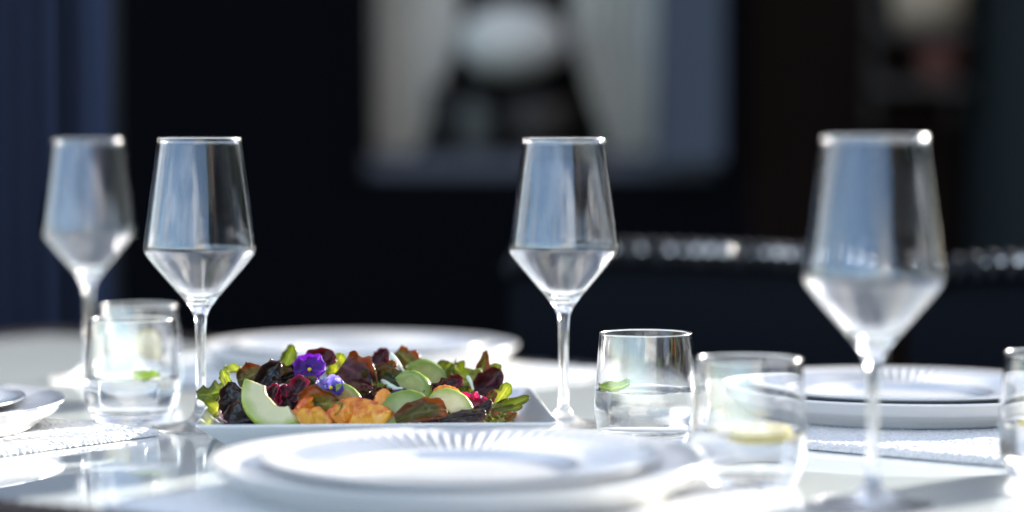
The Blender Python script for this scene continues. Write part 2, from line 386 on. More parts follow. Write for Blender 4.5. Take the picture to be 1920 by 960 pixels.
# shelf at the right
shf = thing('wall_shelf', 'dark wall shelf with two boards at the upper right of the house front', 'shelf', (hx(1720), HY - 0.0, 0))
for z in (hz(58), hz(158)):
    obj('board', *boxes([(-0.12, 0.083, -0.2, -0.013, z - .02, z)]), 'dark_wood', shf, False)
for x in (-.115, .06):
    obj('upright', *boxes([(x, x + .02, -0.035, -0.0145, hz(230), hz(-60))]), 'dark_wood', shf, False)
pot('basket', [(0, 0), (.085, 0), (.1, .06), (.1, .12), (.094, .12), (.08, .01), (0, .01)], 'tan_weave', (hx(1722), HY - .13, hz(58) + .0005), 'tan basket blurred on the upper board of the wall shelf', 'basket')
pot('flower_pot', [(0, 0), (.045, 0), (.06, .075), (.066, .078), (.066, .095), (.056, .095), (.04, .01), (0, .01)], 'terracotta', (hx(1742), HY - .13, hz(158) + .0005), 'reddish clay pot blurred on the lower board of the wall shelf', 'pot')
# drapes at the left, hanging from a rail on posts
DY = 3.3
for k, (a, b, fo, lab) in enumerate([(-190, 112, 7.5, 'blue-grey drape with several folds at the far left edge'), (142, 208, 1, 'narrow blue-grey drape hanging right of the folded drape')]):
    d = obj('drape', *curtain_mesh(0.02, 2.8, lambda z: (a - 960) / F * DY, lambda z: (b - 960) / F * DY, fo if k == 0 else 1.5, 0.03 if k == 0 else .022, ny=6, seed=5 + k), 'drape')
    d.location = (0, DY, 0); tag(d, lab, 'curtain', 'drapes at the left of the house')

rail = thing('curtain_rail', 'dark rail on posts from which the blue-grey drapes hang', 'curtain rail', (0, DY + .1, 0))
obj('rail', *tube([(-2.3, -.1, 2.83), (-.49, -.1, 2.83)], .015, 8), 'dark_ceramic', rail)
for x in (-2.28, (175 - 960) / F * DY): obj('rail_post', *boxes([(x - .02, x + .02, -.03, .01, 0, 2.85)]), 'dark_ceramic', rail, False)

# ------------------------------------------------------------------ garden seen only in the reflections of the glasses
post = thing('timber_post', 'brown timber post standing behind the viewer at the patio edge', 'post', (2.25, -1.0, 0), R(20))
bevel_box('shaft', -.09, .09, -.09, .09, 0.02, 3.2, 'timber', post, .006); bevel_box('foot_plate', -.12, .12, -.12, .12, 0, .02, 'dark_ceramic', post, .003)
scr = thing('sky_block_screen', 'tall dark board screen along the right side of the patio', 'fence', (4.3, 0, 0))
for k in range(30):
    y0 = -3.4 + k * 0.37
    obj('board', *boxes([(0, .025, y0, y0 + .355, 0.03, 2.75 if k < 15 else 2.4)]), 'screen_wood', scr, False)  # lower boards toward the back added unseen to cut glow near the horizon
for y in (-3.2, -.4, 2.0): obj('fence_post', *boxes([(.027, .12, y, y + .09, 0, 2.42)]), 'screen_wood', scr, False)
scb = thing('sky_block_screen', 'dark board screen closing the garden behind the house corner', 'fence', (0, 8.0, 0))  # added out of view to keep bright horizon sky off the bowl edges
for k in range(10):
    x0 = .9 + k * 0.345
    obj('board', *boxes([(x0, x0 + .335, 0, .025, 0.03, 2.6)]), 'screen_wood', scb, False)
for x in (1.0, 2.6, 4.1): obj('fence_post', *boxes([(x, x + .09, .027, .12, 0, 2.62)]), 'screen_wood', scb, False)
def tree(loc, h, rad, seed, label):
    r = random.Random(seed); t = thing('tree', label, 'tree', loc, 0, 'trees along the garden screen')
    obj('trunk', *join([tube([(0, 0, 0), (.03, .02, h * .3), (-.02, .05, h * .6), (0, 0, h * .85)], [.09, .075, .05, .02], 8)] + [tube([(0, 0, h * (.3 + .1 * q)), (r.uniform(-.6, .6) * rad, r.uniform(-.6, .6) * rad, h * (.5 + .1 * q))], [.04, .012], 5) for q in range(4)]), 'bark', t)
    V, Fc = [], []
    clumps = [(Vector((r.gauss(0, .42) * rad, r.gauss(0, .42) * rad, h * (.34 + .62 * r.random()))), r.uniform(.18, .4) * rad) for _ in range(34)]
    for cpos, cr_ in clumps:
        for _ in range(90):
            p = cpos + Vector((r.gauss(0, .55), r.gauss(0, .55), r.gauss(0, .5))) * cr_
            a = Vector((r.gauss(0, 1), r.gauss(0, 1), r.gauss(0, 1))).normalized(); b_ = a.orthogonal().normalized(); s_ = r.uniform(.05, .09)
            b = len(V); V += [p - a * s_, p + b_ * s_ * .45, p + a * s_, p - b_ * s_ * .45]; Fc.append((b, b + 1, b + 2, b + 3))
    c = obj('crown', V, Fc, 'foliage', t, False); return t
for k, (x, y, h, rad, lab) in enumerate([(3.3, -2.1, 3.6, 1.0, 'leafy tree just behind the timber post'), (3.2, -3.3, 3.3, .9, 'leafy tree farthest behind the timber post'), (3.75, 1.9, 2.7, .6, 'smallest leafy tree beside the board screen, right of the table')]):
    tree((x, y, 0), h, rad, 40 + k, lab)

# ------------------------------------------------------------------ table
U0, U1, N0, N1 = -2.22, -0.34, 0.984, 2.02
RW = 0.05
table = thing('table', 'white glass topped garden table with a dark woven rattan rim', 'table', un((U0 + U1) / 2, (N0 + N1) / 2, 0), TABLE_ROT)
LU, LN = (U1 - U0) / 2, (N1 - N0) / 2
bevel_box('glass_top', -LU + RW, LU - RW, -LN + RW, LN - RW, T - 0.01, T, 'table_glass', table, .0015)
obj('frame', *boxes([(-LU + .006, LU - .006, -LN + .006, -LN + RW - .001, T - .06, T - .009), (-LU + .006, LU - .006, LN - RW + .001, LN - .006, T - .06, T - .009),
    (-LU + .006, -LU + RW - .001, -LN + RW, LN - RW, T - .06, T - .009), (LU - RW + .001, LU - .006, -LN + RW, LN - RW, T - .06, T - .009), (-LU + RW, LU - RW, -LN + RW, LN - RW, T - .03, T - .012)]), 'rattan', table, False)
for sx in (-1, 1):
    for sy in (-1, 1):
        x, y = sx * (LU - .06), sy * (LN - .06)
        bevel_box('leg', x - .035, x + .035, y - .035, y + .035, 0, T - .061, 'rattan', table, .006)
def strand_mesh(rim=RW, pitch=0.014, r=0.0056):
    pts = []
    for k in range(6):
        t = k / 5; a = PI * (0.02 + 0.96 * t)
        pts.append(((t - .5) * pitch * 1.3, -math.cos(a) * (rim / 2 - .003), T - .02 + math.sin(a) * 0.0215))
    V, Fc = tube(pts, r, 5, False)
    return mesh('strand', V, Fc)
sm_ = strand_mesh(); sm_.materials.append(MATS['rattan']); sm_.polygons.foreach_set('use_smooth', [True] * len(sm_.polygons))
PITCH_S = 0.014
rest = []
sides = [((-LU + .02, LN - RW / 2), 0, 2 * LU - .04, True, 0.0), ((-LU + RW / 2, -LN + .02), PI / 2, 2 * LN - .04, True, 0.0), ((-LU + .02, -LN + RW / 2), 0, 2 * LU - .04, 'part', 0.0), ((LU - RW / 2, -LN + .02), PI / 2, 2 * LN - .04, False, 0.0)]
for (ox, oy), ang, L, single, _ in sides:
    n = int(L / PITCH_S)
    for k in range(n):
        d = (k + .5) * L / n
        x, y = ox + d * math.cos(ang), oy + d * math.sin(ang)
        uu = (U0 + U1) / 2 + x
        one = single is True or (single == 'part' and -1.35 < uu < -0.85)
        if one:
            o = bpy.data.objects.new('strand', sm_); C.objects.link(o); o.parent = table; o.location = (x, y, rnd.uniform(-.001, .0012)); o.rotation_euler = (0, 0, ang + rnd.uniform(-.05, .05))
        else: rest.append((x, y, ang))
Vr, Fr = [], []
for x, y, ang in rest:
    M = Matrix.Translation((x, y, 0)) @ Matrix.Rotation(ang, 4, 'Z'); b = len(Vr)
    Vr += [M @ v.co for v in sm_.vertices]; Fr += [tuple(i + b for i in p.vertices) for p in sm_.polygons]
o = obj('rim_weave', Vr, Fr, 'rattan', table); o['kind'] = 'stuff'

# ------------------------------------------------------------------ rattan chairs on the far side
def make_chair(label):
    t = thing('rattan_chair', label, 'chair', (0, 0, 0), 0, 'rattan chairs on the far side of the table')
    # local: +y points away from the table, back panel near y=0
    W, H = 0.25, 0.862
    bevel_box('seat', -W + .01, W - .01, -0.47, -.035, 0.37, 0.44, 'black_weave', t, .015)
    V, Fc = [], []
    nx, nz = 60, 50
    for j in range(nz + 1):
        for i in range(nx + 1):
            a = -1 + 2 * i / nx; z = 0.30 + (H - .012 - .30) * j / nz
            y = 0.03 * (j / nz) - 0.035 * (a * a) + .0022 * math.sin(i * PI) + .002 * (1 if (i + j) % 2 else -1)
            V.append((a * (W - .004), y, z))
    for j in range(nz):
        for i in range(nx):
            q = j * (nx + 1) + i; Fc.append((q, q + 1, q + nx + 2, q + nx + 1))
    back = obj('backrest', V, Fc, 'black_weave', t)
    md = back.modifiers.new('thick', 'SOLIDIFY'); md.thickness = .012
    for sx in (-1, 1):
        for sy in (-.43, -.04):
            bevel_box('leg', sx * (W - .03) - .02, sx * (W - .03) + .02, sy - .02, sy + .02, 0, 0.369, 'rattan_black', t, .005)
        obj('arm', *tube([(sx * W, -.03, .66), (sx * W, -.25, .655), (sx * W, -.42, .63), (sx * W, -.44, .45), (sx * (W - .01), -.43, .38)], [.018, .02, .02, .018, .016], 8), 'rattan_black', t)
    # the rolled top edge: a core with strands wound round it
    def edge(a): return Vector((a * (W - .004), 0.03 - 0.035 * a * a, H - .018 - .02 * a ** 6))
    obj('top_rail', *tube([edge(-1 + 2 * k / 20) for k in range(21)], .0115, 8), 'black_weave', t)
    n = 27
    for k in range(n):
        a = -1 + 2 * (k + .5) / n; p = edge(a); pts = []; sk = rnd.uniform(.006, .02)
        for q in range(6):
            th = 2 * PI * q / 6 * .62 - .35
            pts.append((p.x + (q / 5 - .5) * sk, p.y - .0155 * math.cos(th * 1.0), p.z + .0155 * math.sin(th)))
        if True:
            q_ = rnd.uniform(.0048, .0082); Vs, Fs = lathe([(q_ * math.sin(PI * e / 8), -q_ * math.cos(PI * e / 8)) for e in range(9)], 14)
            so_ = obj('stud', Vs, Fs, 'steel_stud', t); so_.location = (p.x + rnd.uniform(-.001, .001), p.y - .010, p.z + .0125)  # metal bead added to give the sun glints of the woven rail
        obj('strand', *tube(pts, [.005, .0078, .0088, .0088, .0078, .005], 8, False), 'rattan_black', t)
    return t
ch = make_chair('black woven rattan chair behind the middle wine glass')
ch.location = un(-1.475, 2.30, 0); ch.rotation_euler = (0, 0, TABLE_ROT)
dup(ch, un(-0.95, 2.295, 0), TABLE_ROT - .04, 'black woven rattan chair behind the right wine glass at the frame edge')

# ------------------------------------------------------------------ mats and plates
def terry_mesh(lx, ly, res, seed):
    r = random.Random(seed); nx, ny = int(lx / res), int(ly / res); V, Fc = [], []
    for j in range(ny + 1):
        for i in range(nx + 1):
            x, y = -lx / 2 + lx * i / nx, -ly / 2 + ly * j / ny
            e = min(i, nx - i, j, ny - j)
            z = (0.0002 if e == 0 else (.0028 if e == 1 else .0042)) + (abs(r.gauss(0, .0006)) if e else 0)
            if 3 <= e <= 5: z += .0008
            V.append((x + r.uniform(-.4, .4) * res, y + r.uniform(-.4, .4) * res, z))
    for j in range(ny):
        for i in range(nx):
            q = j * (nx + 1) + i; Fc.append((q, q + 1, q + nx + 2, q + nx + 1))
    return mesh('placemat', V, Fc)
tm = terry_mesh(0.44, 0.36, 0.0022, 3)
MATL = 'placemats'
def mat_at(u, n, label, sx=1, sy=1, first=[True]):
    if first[0]: o = link('placemat', tm, 'terry', None, False); first[0] = False
    else: o = bpy.data.objects.new('placemat', tm); C.objects.link(o)
    o.location = un(u, n, T + .0004); o.rotation_euler = (0, 0, TABLE_ROT); o.scale = (sx, sy, 1); return tag(o, label, 'placemat', MATL)

def plate_mesh(name, Rr, well, zc, zr, flutes, depth, foot=0):
    w2 = well + .007
    top = [(0, zc), (well * .5, zc), (well - .004, zc), (well, zc + .0006), (well + .003, zc + .0025), (well + .005, zc + .0045), (w2, zc + .0055), (w2 + .003, zc + .0062)]
    r0 = w2 + .003; z0 = zc + .0062
    for k in range(1, 15):
        t = k / 14; top.append((r0 + (Rr - .002 - r0) * t, z0 + (zr - z0) * t ** 1.15))
    lip = [(Rr - .0006, zr + .0001), (Rr, zr - .0008), (Rr - .0004, zr - .002), (Rr - .003, zr - .003)]
    und = [(Rr * .9, zr * .72), (Rr * .8, zr * .45 + .0005), (Rr * .72, zr * .2 + .001), (well + .004, .0018), (well + .001, .0002), (well - .002, 0), (well - .005, .0004), (well - .007, .002), (well * .5, .0022), (0, .0022)]
    if foot: und = [(Rr * .965, zr * .62), (Rr * .93, zr * .45), (Rr * .915, zr * .41), (Rr * .90, zr * .3), (Rr * .885, zr * .27), (Rr * .87, zr * .12), (foot + .002, .0008), (foot, 0), (foot - .004, 0), (foot - .006, .002), (well * .5, .0022), (0, .0022)]
    def zf(r, z, a):
        if r < w2 + .002 or r > Rr - .004 or z < (z0 + (zr - z0) * max(0, (r - r0) / (Rr - r0)) ** 1.15) - .0015: return 0
        t = (r - w2) / (Rr - .006 - w2); env = max(0, math.sin(PI * min(1, max(0, t)))) ** .6
        return -depth * env * (0.5 + 0.5 * math.cos(flutes * a)) ** 1.0
    pr = top + lip + und
    V, Fc = lathe(list(reversed(pr)), flutes * 5, zf)
    return mesh(name, V, Fc)
charger_me = plate_mesh('charger_plate', .16, .082, .0065, .0225, 96, .0018, .134); charger_me.materials.append(MATS['porcelain'])
plate_me = plate_mesh('dinner_plate', .129, .069, .0050, .0180, 88, .0021); plate_me.materials.append(MATS['porcelain'])
for me in (charger_me, plate_me): me.polygons.foreach_set('use_smooth', [True] * len(me.polygons))
MZ = T + .0052
def setting(c, labc, labp):
    a = bpy.data.objects.new('charger_plate', charger_me); C.objects.link(a); a.location = (c.x, c.y, MZ); tag(a, labc, 'plate', 'large white fluted plates')
    b = bpy.data.objects.new('dinner_plate', plate_me); C.objects.link(b); b.location = (c.x, c.y, MZ + .0066); b.rotation_euler = (0, 0, .3); tag(b, labp, 'plate', 'smaller white fluted plates')
P_front = Vector((-.033, 1.540)); P_right = Vector((.324, 2.005)); P_far = Vector((-.153, 2.42)); P_left = Vector((-.510, 1.875))
setting(P_front, 'large white fluted plate lying lowest in front of the salad', 'smaller white fluted plate on top, in front of the salad platter')
setting(P_right, 'large white fluted plate under the right plate, behind the right wine glass', 'smaller white fluted plate topmost in the right stack')
setting(P_far, 'large white fluted plate behind the salad near the far table edge', 'smaller white fluted plate on the plate behind the salad')
setting(P_left, 'large white plate cut off by the left edge of the photo', 'smaller white plate on the plate cut off at the left edge')
mat_at(-.935, 1.19, 'white terry placemat under the front plates', .7, .83)
mat_at(-.9025, 1.741, 'white terry placemat under the right stack of plates', .8, 1)
mat_at(-1.575, 1.815, 'white terry placemat under the plates behind the salad', 1, .83)
mat_at(-1.563, 1.186, 'white terry placemat at the left edge beside the tumblers', 1, .83)

# ------------------------------------------------------------------ wine glasses
def wine_profile():
    mm = .001
    outer = [(0, .2), (30, .2), (38.2, .15), (39.0, .7), (38.6, 1.4), (34, 2.0), (24, 3.2), (14, 5.6), (8.5, 9), (5.6, 14), (4.5, 20), (4.0, 32), (3.8, 50), (3.9, 68), (4.2, 80), (5.0, 89), (7.5, 95.5), (11.5, 101)]
    cone = [(15, 105.5), (25, 117), (35, 128.5), (41.3, 136.2), (43.6, 139.6), (44.5, 142.8), (44.4, 146)]
    wall = [(43.2, 155), (40.9, 172), (38.0, 193), (35.2, 213), (33.0, 230.0)]
    rim = [(33.12, 230.7), (33.05, 231.3), (32.75, 231.8), (32.2, 232.0), (31.65, 231.8), (31.35, 231.3), (31.28, 230.7)]
    th = 1.05
    iwall = [(x - th - (.25 if z > 229 else 0), z) for x, z in reversed(wall)]
    icone = [(43.35, 146), (43.4, 143), (42.6, 140.3), (40.4, 137.2), (34.2, 129.6), (24.2, 118.2), (14.2, 107.2), (9, 103.4), (4, 101.6), (0, 101.2)]
    p = outer + cone + wall + rim + iwall + icone
    p = [(a * mm, b * mm) for a, b in p]
    return p
WP0 = wine_profile()
def refine(p):
    q = []
    for i in range(len(p) - 1):
        a, b = p[i], p[i + 1]; q.append(a)
        L = math.hypot(b[0] - a[0], b[1] - a[1]); n = int(L / .004)
        p0 = p[max(0, i - 1)]; p3 = p[min(len(p) - 1, i + 2)]
        for k in range(1, n):
            t = k / n; q.append((a[0] + (b[0] - a[0]) * t, a[1] + (b[1] - a[1]) * t))
    q.append(p[-1]); return q
WP = refine(WP0)
def idx(z, r, P): return min(range(len(P)), key=lambda i: abs(P[i][1] - z) + abs(P[i][0] - r))
I_f = idx(.014, .0056, WP); I_s = idx(.089, .005, WP); I_b = idx(.146, .0444, WP); I_r = idx(.2307, .03312, WP); I_r2 = idx(.2307, .03128, WP)
def make_wine(label):
    t = thing('wine_glass', label, 'wine glass', (0, 0, 0), 0, 'wine glasses on the table')
    lathe_part('foot', WP, 0, I_f, 'polished_glass', t, 112); lathe_part('stem', WP, I_f, I_s, 'cast_glass', t, 112)
    lathe_part('bowl_base', WP, I_s, I_b, 'cast_glass', t, 112); lathe_part('bowl', WP, I_b, I_r, 'clear_glass', t, 112)
    lathe_part('rim', WP, I_r, I_r2, 'polished_glass', t, 112); lathe_part('inner_bowl', WP, I_r2, len(WP) - 1, 'clear_glass', t, 112)
    return t
TZ = T + .0003
wg = make_wine('wine glass in the middle, right of the salad platter'); wg.location = (.0415, 1.94, TZ)
dup(wg, (-.2486, 1.925, TZ), 0, 'sharp wine glass at the left end of the salad platter')
dup(wg, (-.4085, 2.33, TZ), 0, 'blurred wine glass farthest back at the left')
dup(wg, (.2262, 1.51, TZ), 0, 'blurred wine glass nearest the viewer, at the right')

# ------------------------------------------------------------------ water tumblers
def make_tumbler(label, level, loc, segs=112):
    t = thing('tumbler', label, 'tumbler', loc, 0, 'water tumblers on the table')
    mm = .001
    out_ = [(0, .3), (26, .3), (29.5, .2), (31, .9), (33, 4), (36.2, 11), (38.2, 18), (39.0, 25), (38.9, 31), (38.2, 42), (37.1, 56), (35.9, 72), (35.0, 83.2), (35.05, 84.0), (34.85, 84.7), (34.3, 85.0), (33.75, 84.7), (33.5, 84.0)]
    inn = [(33.55, 83.2), (34.5, 72), (35.6, 56), (36.65, 42), (37.3, 31), (37.35, 25), (36.5, 18.6), (34.2, 13), (31, 9.6), (26, 8.2), (12, 7.8), (0, 7.8)]
    P = refine([(a * mm, b * mm) for a, b in out_ + inn])
    k0 = max(range(len(P)), key=lambda i: P[i][1])
    # first point on the inner wall at or below the water level
    iw = next(i for i in range(k0 + 2, len(P)) if P[i][1] <= level)
    r1 = min(range(len(P)), key=lambda i: abs(P[i][1] - .084) + abs(P[i][0] - .03505)); r2 = min(range(len(P)), key=lambda i: abs(P[i][1] - .084) + abs(P[i][0] - .0335))
    kb = min(range(len(P)), key=lambda i: abs(P[i][1] - .011) + abs(P[i][0] - .0362))
    lathe_part('base', P, 0, kb, 'cast_glass', t, segs); lathe_part('wall', P, kb, r1, 'clear_glass', t, segs)
    lathe_part('rim', P, r1, r2, 'polished_glass', t, segs); lathe_part('inner_wall', P, r2, iw, 'clear_glass', t, segs)
    rw, zw = P[iw]
    # water: the side and bottom against the glass, and the free surface on top
    side = P[iw:]                                   # from water line down to the centre of the bottom
    V, Fc = lathe(list(reversed(side)), segs)       # bottom centre first, up to the water line; faces outwards
    me = mesh('water', V, Fc); nside = len(me.polygons)
    top = [(rw, zw), (rw - .0008, zw - .0007), (rw - .002, zw - .0011), (rw - .006, zw - .0012), (.02, zw - .0012), (0, zw - .0012)]
    V2, F2 = lathe(top, segs)
    b = len(V); me = mesh('water', V + V2, Fc + [tuple(i + b for i in f) for f in F2])
    o = link('water', me, ['water_in_glass', 'water_top'], t)
    me.polygons.foreach_set('material_index', [0] * nside + [1] * len(F2))
    return t, Vector(loc) + Vector((0, 0, zw - .0012))
G_mid, w_mid = make_tumbler('sharp water tumbler with a mint leaf, right of the middle wine glass', .0445, (.1008, 1.82, TZ))
G_near, w_near = make_tumbler('blurred water tumbler with a lemon slice in front of the right plates', .038, (.1575, 1.60, TZ))
G_edge, w_edge = make_tumbler('water tumbler cut off by the right edge of the photo', .041, (.3715, 1.645, TZ))
G_l1, w_l1 = make_tumbler('front one of the two overlapping water tumblers at the left', .040, (-.3105, 1.97, TZ))
G_l2, w_l2 = make_tumbler('rear one of the two overlapping water tumblers at the left', .046, (-.331, 2.14, TZ))

def make_lemon(label, loc, rot, Rl=.0205):
    t = thing('lemon_slice', label, 'lemon slice', loc, 0, 'lemon slices in the tumblers'); t.rotation_euler = rot
    h = .0026
    V, Fc = lathe([(Rl - .003, -h), (Rl - .0006, -h * .9), (Rl, 0), (Rl - .0006, h * .9), (Rl - .003, h)], 48); obj('rind', V, Fc, 'lemon_rind', t)
    V, Fc = lathe([(0, -h * .93), (Rl - .0028, -h * .93), (Rl - .0028, h * .93), (0, h * .93)], 48); obj('pith', V, Fc, 'lemon_pith', t)
    for k in range(9):
        a0, a1 = 2 * PI * k / 9 + .05, 2 * PI * (k + 1) / 9 - .05; pts = [(.003 * math.cos((a0 + a1) / 2), .003 * math.sin((a0 + a1) / 2))]
        for q in range(5): a = a0 + (a1 - a0) * q / 4; pts.append(((Rl - .0045) * math.cos(a), (Rl - .0045) * math.sin(a)))
        V = [(x, y, -h) for x, y in pts] + [(x, y, h) for x, y in pts]; n = len(pts)
        Fc = [tuple(range(n - 1, -1, -1)), tuple(range(n, 2 * n))] + [(i, (i + 1) % n, (i + 1) % n + n, i + n) for i in range(n)]
        me = mesh('segment', V, Fc); fattr(me, 'edge', [0.2] + [.9] * (n - 1) + [.2] + [.9] * (n - 1)); link('segment', me, 'lemon_flesh', t, False)
    return t
make_lemon('lemon slice floating in the blurred tumbler before the right plates', w_near + Vector((.008, -.002, -.0005)), (R(6), R(-4), 0))
make_lemon('lemon slice in the tumbler cut off at the right edge', w_edge + Vector((-.006, 0, 0.0)), (R(-5), R(3), 0.4))
make_lemon('lemon slice leaning up in the rear left tumbler', w_l2 + Vector((.010, .004, .008)), (R(65), R(20), 0.3), .0145)

# ------------------------------------------------------------------ leaf-like pieces
from mathutils import noise as mnoise
def leaf_mesh(name, L, W, seed, curl=0.6, cup=0.5, ruffle=0.12, lobes=0, nu=22, nv=14, base=0.25, tip=0.8, twist=0.0, wrinkle=1.0):
    """a curled, wrinkled leaf: length along x, width along y, face along z"""
    r = random.Random(seed); V, Fc, E, Vn = [], [], [], []
    p1, p2, p3 = r.random() * 6, r.random() * 6, r.random() * 6
    q = Vector((r.random() * 90, r.random() * 90, r.random() * 90))
    tipcurl = r.uniform(-.9, 1.3) * wrinkle; bend = r.uniform(-.35, .35) * wrinkle
    x0 = z0 = 0.0; rows = []
    for i in range(nu + 1):                            # the midrib, bent more towards the tip
        t = i / nu; ang = curl * (t - .35) + tipcurl * max(0, t - .55) ** 2 * 2.4
        rows.append((x0, z0, ang)); x0 += L / nu * math.cos(ang); z0 += L / nu * math.sin(ang)
    mx_, mz_ = rows[nu // 2][0] * .9, rows[nu // 2][1] * .9
    for i in range(nu + 1):
        t = i / nu; xr, zr, ang = rows[i]
        half = W * .5 * (math.sin(PI * min(1, (t * (1 - base) + base * .55) ** tip)) ** .65 if t < 1 else 0.12)
        if lobes: half *= 1 + .22 * math.sin(t * lobes * PI * 2 + p1)
        for j in range(nv + 1):
            s = -1 + 2 * j / nv
            hh = half * (1 + .22 * wrinkle * mnoise.noise(Vector((t * 5, 7 if s > 0 else 3, 0)) + q))
            hh = max(hh, W * .05)
            c = cup * s * (1 + .25 * math.sin(3 * t + p2)); y = hh * (math.sin(c) / cup if abs(cup) > 1e-3 else s); dz = hh * ((1 - math.cos(c)) / cup if abs(cup) > 1e-3 else 0)
            rf = ruffle * W * abs(s) ** 2.4 * (math.sin(11 * t + p1 + 2 * s) + .6 * math.sin(23 * t + p3 + s))
            rx = ruffle * .6 * W * abs(s) ** 3 * math.sin(17 * t + p2)
            nz = mnoise.noise(Vector((t * 3.2, s * 1.8, 0)) + q) * .16 * W * wrinkle + mnoise.noise(Vector((t * 9, s * 5, 2)) + q) * .045 * W * wrinkle
            vein = -.02 * W * wrinkle * abs(math.sin(7 * PI * (t - .22 * abs(s)))) ** .5 * (1 - abs(s) ** 4)
            h = dz + rf + nz + vein + twist * (t - .5) * s * hh
            V.append((xr - math.sin(ang) * h + rx - mx_, y + bend * L * (t - .5) ** 2, zr + math.cos(ang) * h - mz_))
            E.append(max(abs(s), (t - .72) / .28))
            sv = abs(math.sin(7 * PI * (t - .22 * abs(s))))
            Vn.append(max(max(0, 1 - abs(s) * 8) * .9, .35 * max(0, 1 - sv * 5) * (1 - abs(s))))
    for i in range(nu):
        for j in range(nv):
            k = i * (nv + 1) + j; Fc.append((k, k + nv + 1, k + nv + 2, k + 1))
    me = mesh(name, V, Fc); fattr(me, 'edge', E); fattr(me, 'vein', Vn)
    return me
def orient(yaw, pitch, spin):
    return (Matrix.Rotation(R(yaw), 3, 'Z') @ Matrix.Rotation(R(pitch), 3, 'X') @ Matrix.Rotation(R(spin), 3, 'Z')).to_euler()
# mint leaf in the sharp tumbler
ml = link('mint_leaf', leaf_mesh('mint_leaf', .023, .014, 3, .6, .7, .05, nu=12, nv=8), 'mint'); ml.location = w_mid + Vector((-.0235, -.008, .003)); ml.rotation_euler = orient(10, 40, 10)
md = ml.modifiers.new('thick', 'SOLIDIFY'); md.thickness = .0005
tag(ml, 'light green mint leaf floating in the sharp tumbler', 'mint leaf', 'mint leaves in the tumblers')
ml = link('mint_leaf', leaf_mesh('mint_leaf', .022, .013, 4, .5, .6, .05, nu=12, nv=8), 'mint'); ml.location = w_l1 + Vector((.012, -.01, .002)); ml.rotation_euler = orient(20, 25, 0)
tag(ml, 'small green mint leaf floating in the front left tumbler', 'mint leaf', 'mint leaves in the tumblers')

# ------------------------------------------------------------------ salad platter
PL = Vector((-.1065, 1.880)); PYAW = R(4)
def square_loft(secs, rc=.008, cs=5, es=6):
    V, Fc, rows = [], [], []
    for (h, z) in secs:
        if h <= 0: rows.append([len(V)]); V.append((0, 0, z)); continue
        rr = min(rc, h * .5) ; row = []
        for q in range(4):
            cx, cy_ = [(1, -1), (1, 1), (-1, 1), (-1, -1)][q]; a0 = -PI / 2 + q * PI / 2
            for k in range(cs + 1):
                a = a0 + PI / 2 * k / cs; row.append(len(V)); V.append((cx * (h - rr) + rr * math.cos(a), cy_ * (h - rr) + rr * math.sin(a), z))
            nx_, ny_ = [(1, 1), (-1, 1), (-1, -1), (1, -1)][q]; a1 = a0 + PI / 2
            p0 = Vector((cx * (h - rr) + rr * math.cos(a1), cy_ * (h - rr) + rr * math.sin(a1), z)); p1 = Vector((nx_ * (h - rr) + rr * math.cos(a1), ny_ * (h - rr) + rr * math.sin(a1), z))
            for k in range(1, es):
                row.append(len(V)); V.append(tuple(p0.lerp(p1, k / es)))
        rows.append(row)
    for A, B in zip(rows, rows[1:]):
        n = max(len(A), len(B))
        for k in range(n):
            k2 = (k + 1) % n
            if len(A) == 1: Fc.append((A[0], B[k2], B[k]))
            elif len(B) == 1: Fc.append((A[k], A[k2], B[0]))
            else: Fc.append((A[k], A[k2], B[k2], B[k]))
    return V, Fc
V, Fc = square_loft([(0, .0015), (.098, .0015), (.1, 0), (.103, 0), (.106, .002), (.112, .0075), (.120, .0148), (.1275, .0205), (.1288, .0218), (.1288, .0228), (.1278, .0233), (.1262, .0228), (.119, .0165), (.110, .0098), (.1045, .0066), (.1, .0056), (.095, .0052), (0, .0052)])
V = [(x * 1.025, y * 1.0, z) for x, y, z in V]
pla = obj('salad_platter', V, Fc, 'porcelain'); pla.location = (PL.x, PL.y, TZ); pla.rotation_euler = (0, 0, PYAW)
tag(pla, 'square white platter with sloping rim holding the salad', 'platter')
FLOOR = TZ + .0055

LEAF_LABELS = {
 'leaf_maroon': 'dark maroon salad leaf in the mound on the platter', 'leaf_dark': 'nearly black glossy salad leaf in the mound on the platter',
 'leaf_bronze': 'bronze edged green salad leaf in the mound on the platter', 'leaf_green': 'bright green salad leaf in the mound on the platter',
 'leaf_lime': 'pale lime green salad leaf in the mound on the platter', 'leaf_dark_green': 'dark green salad leaf in the mound on the platter'}
def leaf(kind, px, py, Y, L, W, rot, curl=.7, cup=.6, ruffle=.1, lobes=0, label=None, name='salad_leaf', cat='salad leaf', group=True, seed=None, twist=0):
    me = leaf_mesh(name, L * .001, W * .001, seed if seed is not None else rnd.randrange(10 ** 6), curl, cup, ruffle, lobes, twist=twist)
    o = link(name, me, kind); o.location = at(px, py, Y) if py is not None else px; o.rotation_euler = orient(*rot)
    md = o.modifiers.new('thick', 'SOLIDIFY'); md.thickness = .0006
    tag(o, label or LEAF_LABELS[kind], cat, ('loose salad leaves: ' + kind.replace('_', ' ')) if (group and not label) else None)
    return o
# the bed of leaves under everything
def mound(x, y):
    a = abs(x) / .108; b = abs(y) / .098
    return max(0, 1 - a ** 3.0) * max(0, 1 - b ** 2.6)
